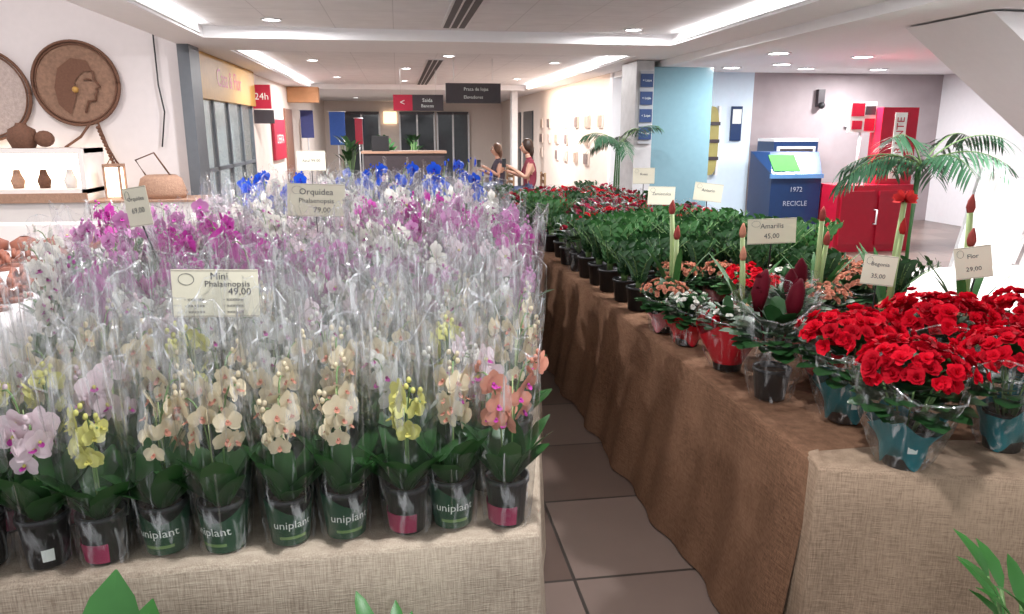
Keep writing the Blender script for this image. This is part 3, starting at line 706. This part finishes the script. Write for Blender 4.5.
mb=MB()
for i in range(3):
    for j in range(7):
        xx=-2.02-i*.38-(.06 if j>3 else 0)-.012*j*2
        sandal(mb,xx-.06,3.5+j*.33,.808,.3+R.uniform(-.15,.15)); sandal(mb,xx-.06,3.62+j*.33,.808,.3+R.uniform(-.15,.15))
mb.obj('leather_sandals')
mb=MB(); 
for i in range(6): lathe(mb,[(.001,0),(.09,0),(.10,.06),(.03,.1)],lea,(-2.4-.22*i,6.1,.808),12)
box(mb,-3.5,-2.3,6.3,6.5,.808,.97,wcab)
mb.obj('leather_boxes')
# ------------------------------------------------------------ right background
bluep=mat('bin_blue',(.01,.035,.11),.35,.1); grn=mat('bin_green',(.10,.32,.08),.4)
mb=MB(); x0,x1,y0,y1=5.25,6.02,10.0,10.7
vs=[V(p) for p in ((x0,y0,0),(x1,y0,0),(x1,y0,1.08),(x0,y0,1.08),(x0+.1,y0+.3,1.38),(x1+.1,y0+.3,1.38),(x1,y1,1.38),(x0,y1,1.38),(x0,y1,0),(x1,y1,0))]
mb.add(vs,[(0,1,2,3),(3,2,5,4),(4,5,6,7),(7,6,9,8),(0,3,4,7,8),(1,9,6,5,2)],bluep,False)
M=Matrix.Translation((x0,y0,1.08))@Matrix.Rotation(math.atan2(.3,.3),4,'X')
box(mb,.05,.45,.05,.36,.0,.012,mat('bin_green_matt',(.05,.19,.045),.8,spec=.1),M=M)
box(mb,x0-.02,x1+.02,y0-.02,y0+.02,1.02,1.08,mat('bin_blue_light',(.10,.25,.5),.4))
for q,(tx,zq) in enumerate((('1972',.86),('RECICLE',.66))): text_on(mb,tx,.10,Matrix.Translation(((x0+x1)/2,y0-.012,zq))@Matrix.Rotation(math.pi/2,4,'X'),mat('print_dim',(.35,.4,.5),.5))
mb.obj('recycling_station')
mb=MB(); box(mb,6.3,7.1,12.0,12.6,0,1.5,bluep); box(mb,6.35,7.05,11.98,12.0,1.1,1.42,rim); box(mb,6.4,7.0,11.97,11.99,1.16,1.38,sgn); box(mb,6.3,7.1,12,12.6,1.5,1.55,white); mb.obj('ticket_kiosk')
mb=MB(); yel=mat('stretcher_yellow',(.34,.30,.10),.5)
box(mb,5.25,5.29,12.75,12.85,.9,2.1,rim); box(mb,5.61,5.65,12.75,12.85,.9,2.1,rim)
vs=[];N=20
for i in range(N):
    a=2*math.pi*i/N; vs.append((math.copysign(abs(math.cos(a))**.6,math.cos(a))*.17+5.45,math.copysign(abs(math.sin(a))**.6,math.sin(a))*.6+1.5))
mb.add([V((a,yy,b)) for yy in (12.72,12.84) for a,b in vs],[tuple(range(N)),tuple(range(N,2*N))[::-1]]+[(i,N+i,N+(i+1)%N,(i+1)%N) for i in range(N)],yel,False)
for zz_ in (1.2,1.5,1.8): box(mb,5.27,5.63,12.70,12.72,zz_-.03,zz_+.03,sgn)
mb.obj('rescue_stretcher')
mb=MB(); box(mb,5.9,6.1,12.86,12.895,1.5,2.1,bluep); box(mb,5.92,6.08,12.85,12.86,1.8,2.05,labelw); mb.obj('wall_poster')
rr_=mat('cabinet_red',(.42,.008,.03),.35,.08)
X=Matrix.Rotation(math.pi/2,4,'X')
mb=MB(); box(mb,6.05,7.25,9.6,10.1,0,.94,rr_); box(mb,6.1,6.6,9.57,9.6,.1,.86,mat('cabinet_red2',(.38,.008,.027),.35)); box(mb,6.67,7.18,9.57,9.6,.1,.86,MATS['cabinet_red2'])
box(mb,6.70,7.25,9.75,10.0,.94,2.0,rr_)
box(mb,6.89,7.07,9.735,9.75,1.02,1.93,labelw)
text_on(mb,'HIDRANTE',.16,Matrix.Translation((6.98,9.73,1.48))@X@Matrix.Rotation(math.pi/2,4,'Z'),rr_)
tube(mb,[(6.62,9.6,.4),(6.62,9.52,.4),(6.62,9.52,.6),(6.62,9.6,.6)],.012,rim,6)
mb.obj('fire_hose_cabinet')
mb=MB(); Q=.10; box(mb,6.20+Q,6.60+Q,9.9,9.95,1.66,2.08,labelw); box(mb,6.22+Q,6.41+Q,9.885,9.9,1.88,2.06,rr_); box(mb,6.43+Q,6.58+Q,9.885,9.9,1.68,1.85,rr_); box(mb,6.43+Q,6.58+Q,9.885,9.9,1.90,2.02,sgn); box(mb,6.24+Q,6.39+Q,9.885,9.9,1.70,1.82,rr_)
tube(mb,[(6.4+Q,9.93,.94),(6.4+Q,9.93,1.66)],.02,rim,6); mb.obj('fire_safety_sign')
mb=MB(); box(mb,7.5,7.62,12.8,12.9,2.1,2.4,sgn); ball(mb,(7.56,12.78,2.12),.06,black); mb.obj('security_camera')
def palm(h,n,L):
    mb=MB(); pot(mb,.12,.16,.3,mat('pot_terracotta',(.5,.25,.15),.7))
    for s in range(3): tube(mb,[(.03*s-.03,.02*s,.28),(.05*s-.05,.03*s,h*.6),(.06*s-.06,.02*s,h)],[.018,.014,.01],leafm,6)
    pl=mat('palm_green',(.04,.12,.06),.4,.3)
    for i in range(n):
        a=i*2.4; e=R.uniform(.7,2.0); P=[]
        for k in range(9):
            t=k/8; P.append(V((math.cos(a)*L*t*.85,math.sin(a)*L*t*.85,h+L*(e*.55*t-.62*t*t))))
        tube(mb,P,[.008-.0008*k for k in range(9)],stemg,5)
        for k in range(2,21):
            t=k/21*8; i0=min(7,int(t)); p=P[i0].lerp(P[i0+1],t-i0); tg=(P[i0+1]-P[i0]).normalized(); sd=tg.cross(V((0,0,1))).normalized()
            for q in (-1,1): petal(mb,p,sd*q+tg*.9-V((0,0,R.uniform(.2,.7))),(0,0,1),L*.40*(1-.6*abs(k/21-.45)),.010,pl,-.25,.1,'leaf')
    return mb.mesh('potted_palm')
pm=palm(1.42,10,.72); place(pm,'potted_palm',(4.02,5.3,0),.4)
place(palm(1.50,7,.62),'potted_palm',(3.0,10.0,0),1.3,None,1.0)
mb=MB(); box(mb,2.75,4.4,3.2,4.4,.76,.80,wcab)
for a in (2.82,4.33):
    for b in (3.27,4.33): tube(mb,[(a,b,0),(a,b,.76)],.018,rim,8)
for i in range(5): box(mb,2.85+i*.3,3.05+i*.3,3.4+.15*(i%2),3.62+.15*(i%2),.80,.802+.004*i,labelw)
mb.obj('white_folding_table')
mb=MB(); M=Matrix.Translation((3.98,4.70,0))@Matrix.Rotation(-.15,4,'Z')@Matrix.Rotation(.24,4,'Y')@Matrix.Rotation(-.10,4,'X')
box(mb,-.20,.20,-.015,.015,.0,1.42,wcab,M=M)
for a in (-.21,.20): box(mb,a,a+.012,-.02,.02,0,1.43,rim,M=M)
tube(mb,[M@V((0,.02,1.2)),V((4.3,5.1,0))],.015,rim,6)
mb.obj('leaning_display_board')
mb=MB()
for i in range(3):
    M=Matrix.Translation((4.85,5.2+.3*i,0))@Matrix.Rotation(.30,4,'Y')
    for a in (-.2,.2): box(mb,-.015,.015,a-.015,a+.015,0,1.35,wcab,M=M)
    for k in range(4): box(mb,-.02,.02,-.2,.2,.3+.3*k,.34+.3*k,wcab,M=M)
mb.obj('folding_rack')
mb=MB(); box(mb,8.1,9.3,12.84,12.895,1.75,2.05,white); text_on(mb,'LETUR',.26,Matrix.Translation((8.7,12.83,1.9))@X,sred); mb.obj('wall_sign')
mb=MB(); box(mb,3.1,3.5,2.6,3.0,0,1.05,sgn); box(mb,3.05,3.55,2.55,3.05,1.05,1.08,black); mb.obj('dark_pedestal')
# ------------------------------------------------------------ seated people
def woman(loc,rz,topc,hairc,trous,scale=1):
    root=bpy.data.objects.new('seated_woman',None); COL.objects.link(root); root.location=loc; root.rotation_euler=(0,0,rz); root.scale=(scale,)*3
    skin=mat('skin',(.50,.28,.20),.5,.05)
    J=[('pel',(0,0,.56),.135,None,2),('wai',(0.02,0,.72),.12,0,1),('che',(0.0,0,.92),.13,1,1),('nkb',(-.01,0,1.06),.07,2,1),('nk',(-.03,0,1.12),.05,3,0),('hd',(-.04,0,1.16),.05,4,0)]
    def ad(n,p,r,par,l): J.append((n,p,r,par,l)); return len(J)-1
    for s in (1,-1):
        h=ad('hip',(-.05,.09*s,.54),.09,0,2); kn=ad('kn',(-.44,.11*s,.53),.06,h,2); an=ad('an',(-.42,.12*s,.12),.04,kn,2); ad('toe',(-.58,.13*s,.05),.032,an,3)
        sh=ad('sh',(0,.17*s,1.01),.055,2,1); el=ad('el',(-.10,.23*s,.76),.042,sh,1 if s>0 else 0); wr=ad('wr',(-.32,.10*s,.84 if s>0 else .92),.026,el,0); ad('pa',(-.39,.06*s,.86 if s>0 else .95),.030,wr,0)
    me=bpy.data.meshes.new('b'); me.from_pydata([j[1] for j in J],[(i,j[3]) for i,j in enumerate(J) if j[3] is not None],[])
    o=bpy.data.objects.new('b',me); COL.objects.link(o); sk=o.modifiers.new('s','SKIN'); sk.use_smooth_shade=True
    for i,j in enumerate(J): me.skin_vertices[0].data[i].radius=(j[2],j[2]*(1.15 if i<3 else 1)); 
    me.skin_vertices[0].data[0].use_root=True
    ss=o.modifiers.new('u','SUBSURF'); ss.levels=2; ss.render_levels=2
    dg=bpy.context.evaluated_depsgraph_get(); nm=bpy.data.meshes.new_from_object(o.evaluated_get(dg)); bpy.data.objects.remove(o)
    nm.materials.clear()
    for m in (skin,topc,trous,black): nm.materials.append(m)
    for p in nm.polygons:
        best=9;bi=0
        for i,j in enumerate(J):
            if j[3] is None: continue
            a=V(J[j[3]][1]); b=V(j[1]); ab=b-a; t=max(0,min(1,(p.center-a).dot(ab)/ab.length_squared)); d=(a+ab*t-p.center).length-.5*j[2]
            if d<best: best=d; bi=j[4]
        p.material_index=bi; p.use_smooth=True
    place(nm,'body',(0,0,0),0,root)
    mb=MB(); c=V((-.06,0,1.26))
    ball(mb,c,.1,skin,sx=.95,sy=.78,sz=1.18,seg=20,rings=14)
    tube(mb,[c+V((-.085,0,.02)),c+V((-.113,0,-.02)),c+V((-.092,0,-.028))],[.008,.014,.006],skin,8)
    for s in (1,-1):
        ball(mb,c+V((-.083,.032*s,.015)),.011,labelw,seg=8,rings=6); ball(mb,c+V((-.092,.032*s,.015)),.006,black,seg=8,rings=6)
        ball(mb,c+V((.0,.078*s,-.005)),.022,skin,sy=.4,sz=1.4,seg=8,rings=6)
        tube(mb,[c+V((-.09,.018*s,.038)),c+V((-.085,.05*s,.036))],.004,hairc,5)
    tube(mb,[c+V((-.082,-.025,-.055)),c+V((-.093,0,-.053)),c+V((-.082,.025,-.055))],[.003,.008,.003],mat('lips',(.5,.15,.13),.5),6)
    ball(mb,c+V((.022,0,.022)),.112,hairc,sx=.92,sy=.88,sz=1.1,seg=20,rings=12)
    ball(mb,c+V((.085,0,-.06)),.07,hairc,sx=.7,sy=1.1,sz=1.7,seg=14,rings=9)
    for s in (1,-1):
        pz=V((-.39,.06*s,.86 if s>0 else .95))
        for f in range(4):
            yy=(f-1.5)*.017; L=(.062,.072,.068,.052)[f]
            tube(mb,[pz+V((-.012,yy,0)),pz+V((-.012-L*.5,yy,.012)),pz+V((-.012-L*.8,yy,-.004)),pz+V((-.012-L*.9,yy,-.022))],[.009,.008,.0075,.006],skin,6)
        tube(mb,[pz+V((.01,-.02*s,.01)),pz+V((-.02,-.04*s,.02)),pz+V((-.045,-.042*s,.022))],[.011,.009,.007],skin,6)
    box(mb,-.48,-.42,-.06-.04,-.06+.04,.93,1.07,black)
    mb.obj('head_and_hands',parent=root)
dt=mat('fabric_maroon',(.20,.03,.05),.9); dh=mat('hair_dark',(.03,.015,.01),.5); jn=mat('denim',(.06,.08,.16),.9)
def chair(x,y,rz):
    mb=MB(); wd=MATS['table_wood']; box(mb,-.22,.22,-.22,.22,.41,.45,wd); 
    for a in (-.2,.2):
        for b in (-.2,.2): box(mb,a-.018,a+.018,b-.018,b+.018,0,.41,wd)
    for b in (-.2,.2): box(mb,.19,.22,b-.015,b+.015,.45,.92,wd)
    for z in (.6,.72,.84): box(mb,.195,.215,-.2,.2,z,z+.06,wd)
    mb.obj('wooden_chair',(x,y,0),rz)
woman((2.42,13.8,0),0,dt,dh,jn,1.10); chair(2.47,13.8,0)
woman((2.08,15.6,0),0.2,mat('fabric_dark',(.05,.04,.06),.9),mat('hair_brown',(.10,.05,.03),.5),jn,1.02); chair(2.13,15.6,.2)
pz=floor_plant(1.55,20,.28,.06,leafd)
for x,y in ((-.3,22),(.5,23),(-1.2,19)): place(pz,'potted_foliage_plant',(x,y,0),x)
mb=MB(); box(mb,-.8,1.1,18,18.8,0,1.15,sgn); box(mb,-.85,1.15,17.95,18.85,1.15,1.2,wickl); box(mb,-.6,-.2,18.1,18.5,1.2,1.55,black)
mb.obj('kiosk_counter')
# ------------------------------------------------------------ world, camera
w=bpy.data.worlds.new('world'); S.world=w; w.use_nodes=True; bg=w.node_tree.nodes['Background']; bg.inputs[0].default_value=(.93,.96,1,1); bg.inputs[1].default_value=1.05
cam=bpy.data.cameras.new('camera'); cam.lens=26.0; cam.sensor_width=36; co=bpy.data.objects.new('camera',cam); COL.objects.link(co); co.location=(0,0,1.7); co.rotation_euler=(math.radians(76.5),0,math.radians(-8.6)); S.camera=co
cam.clip_start=.05
S.view_settings.view_transform='Standard'; S.view_settings.exposure=.08
try: S.cycles.transparent_max_bounces=40
except Exception: pass
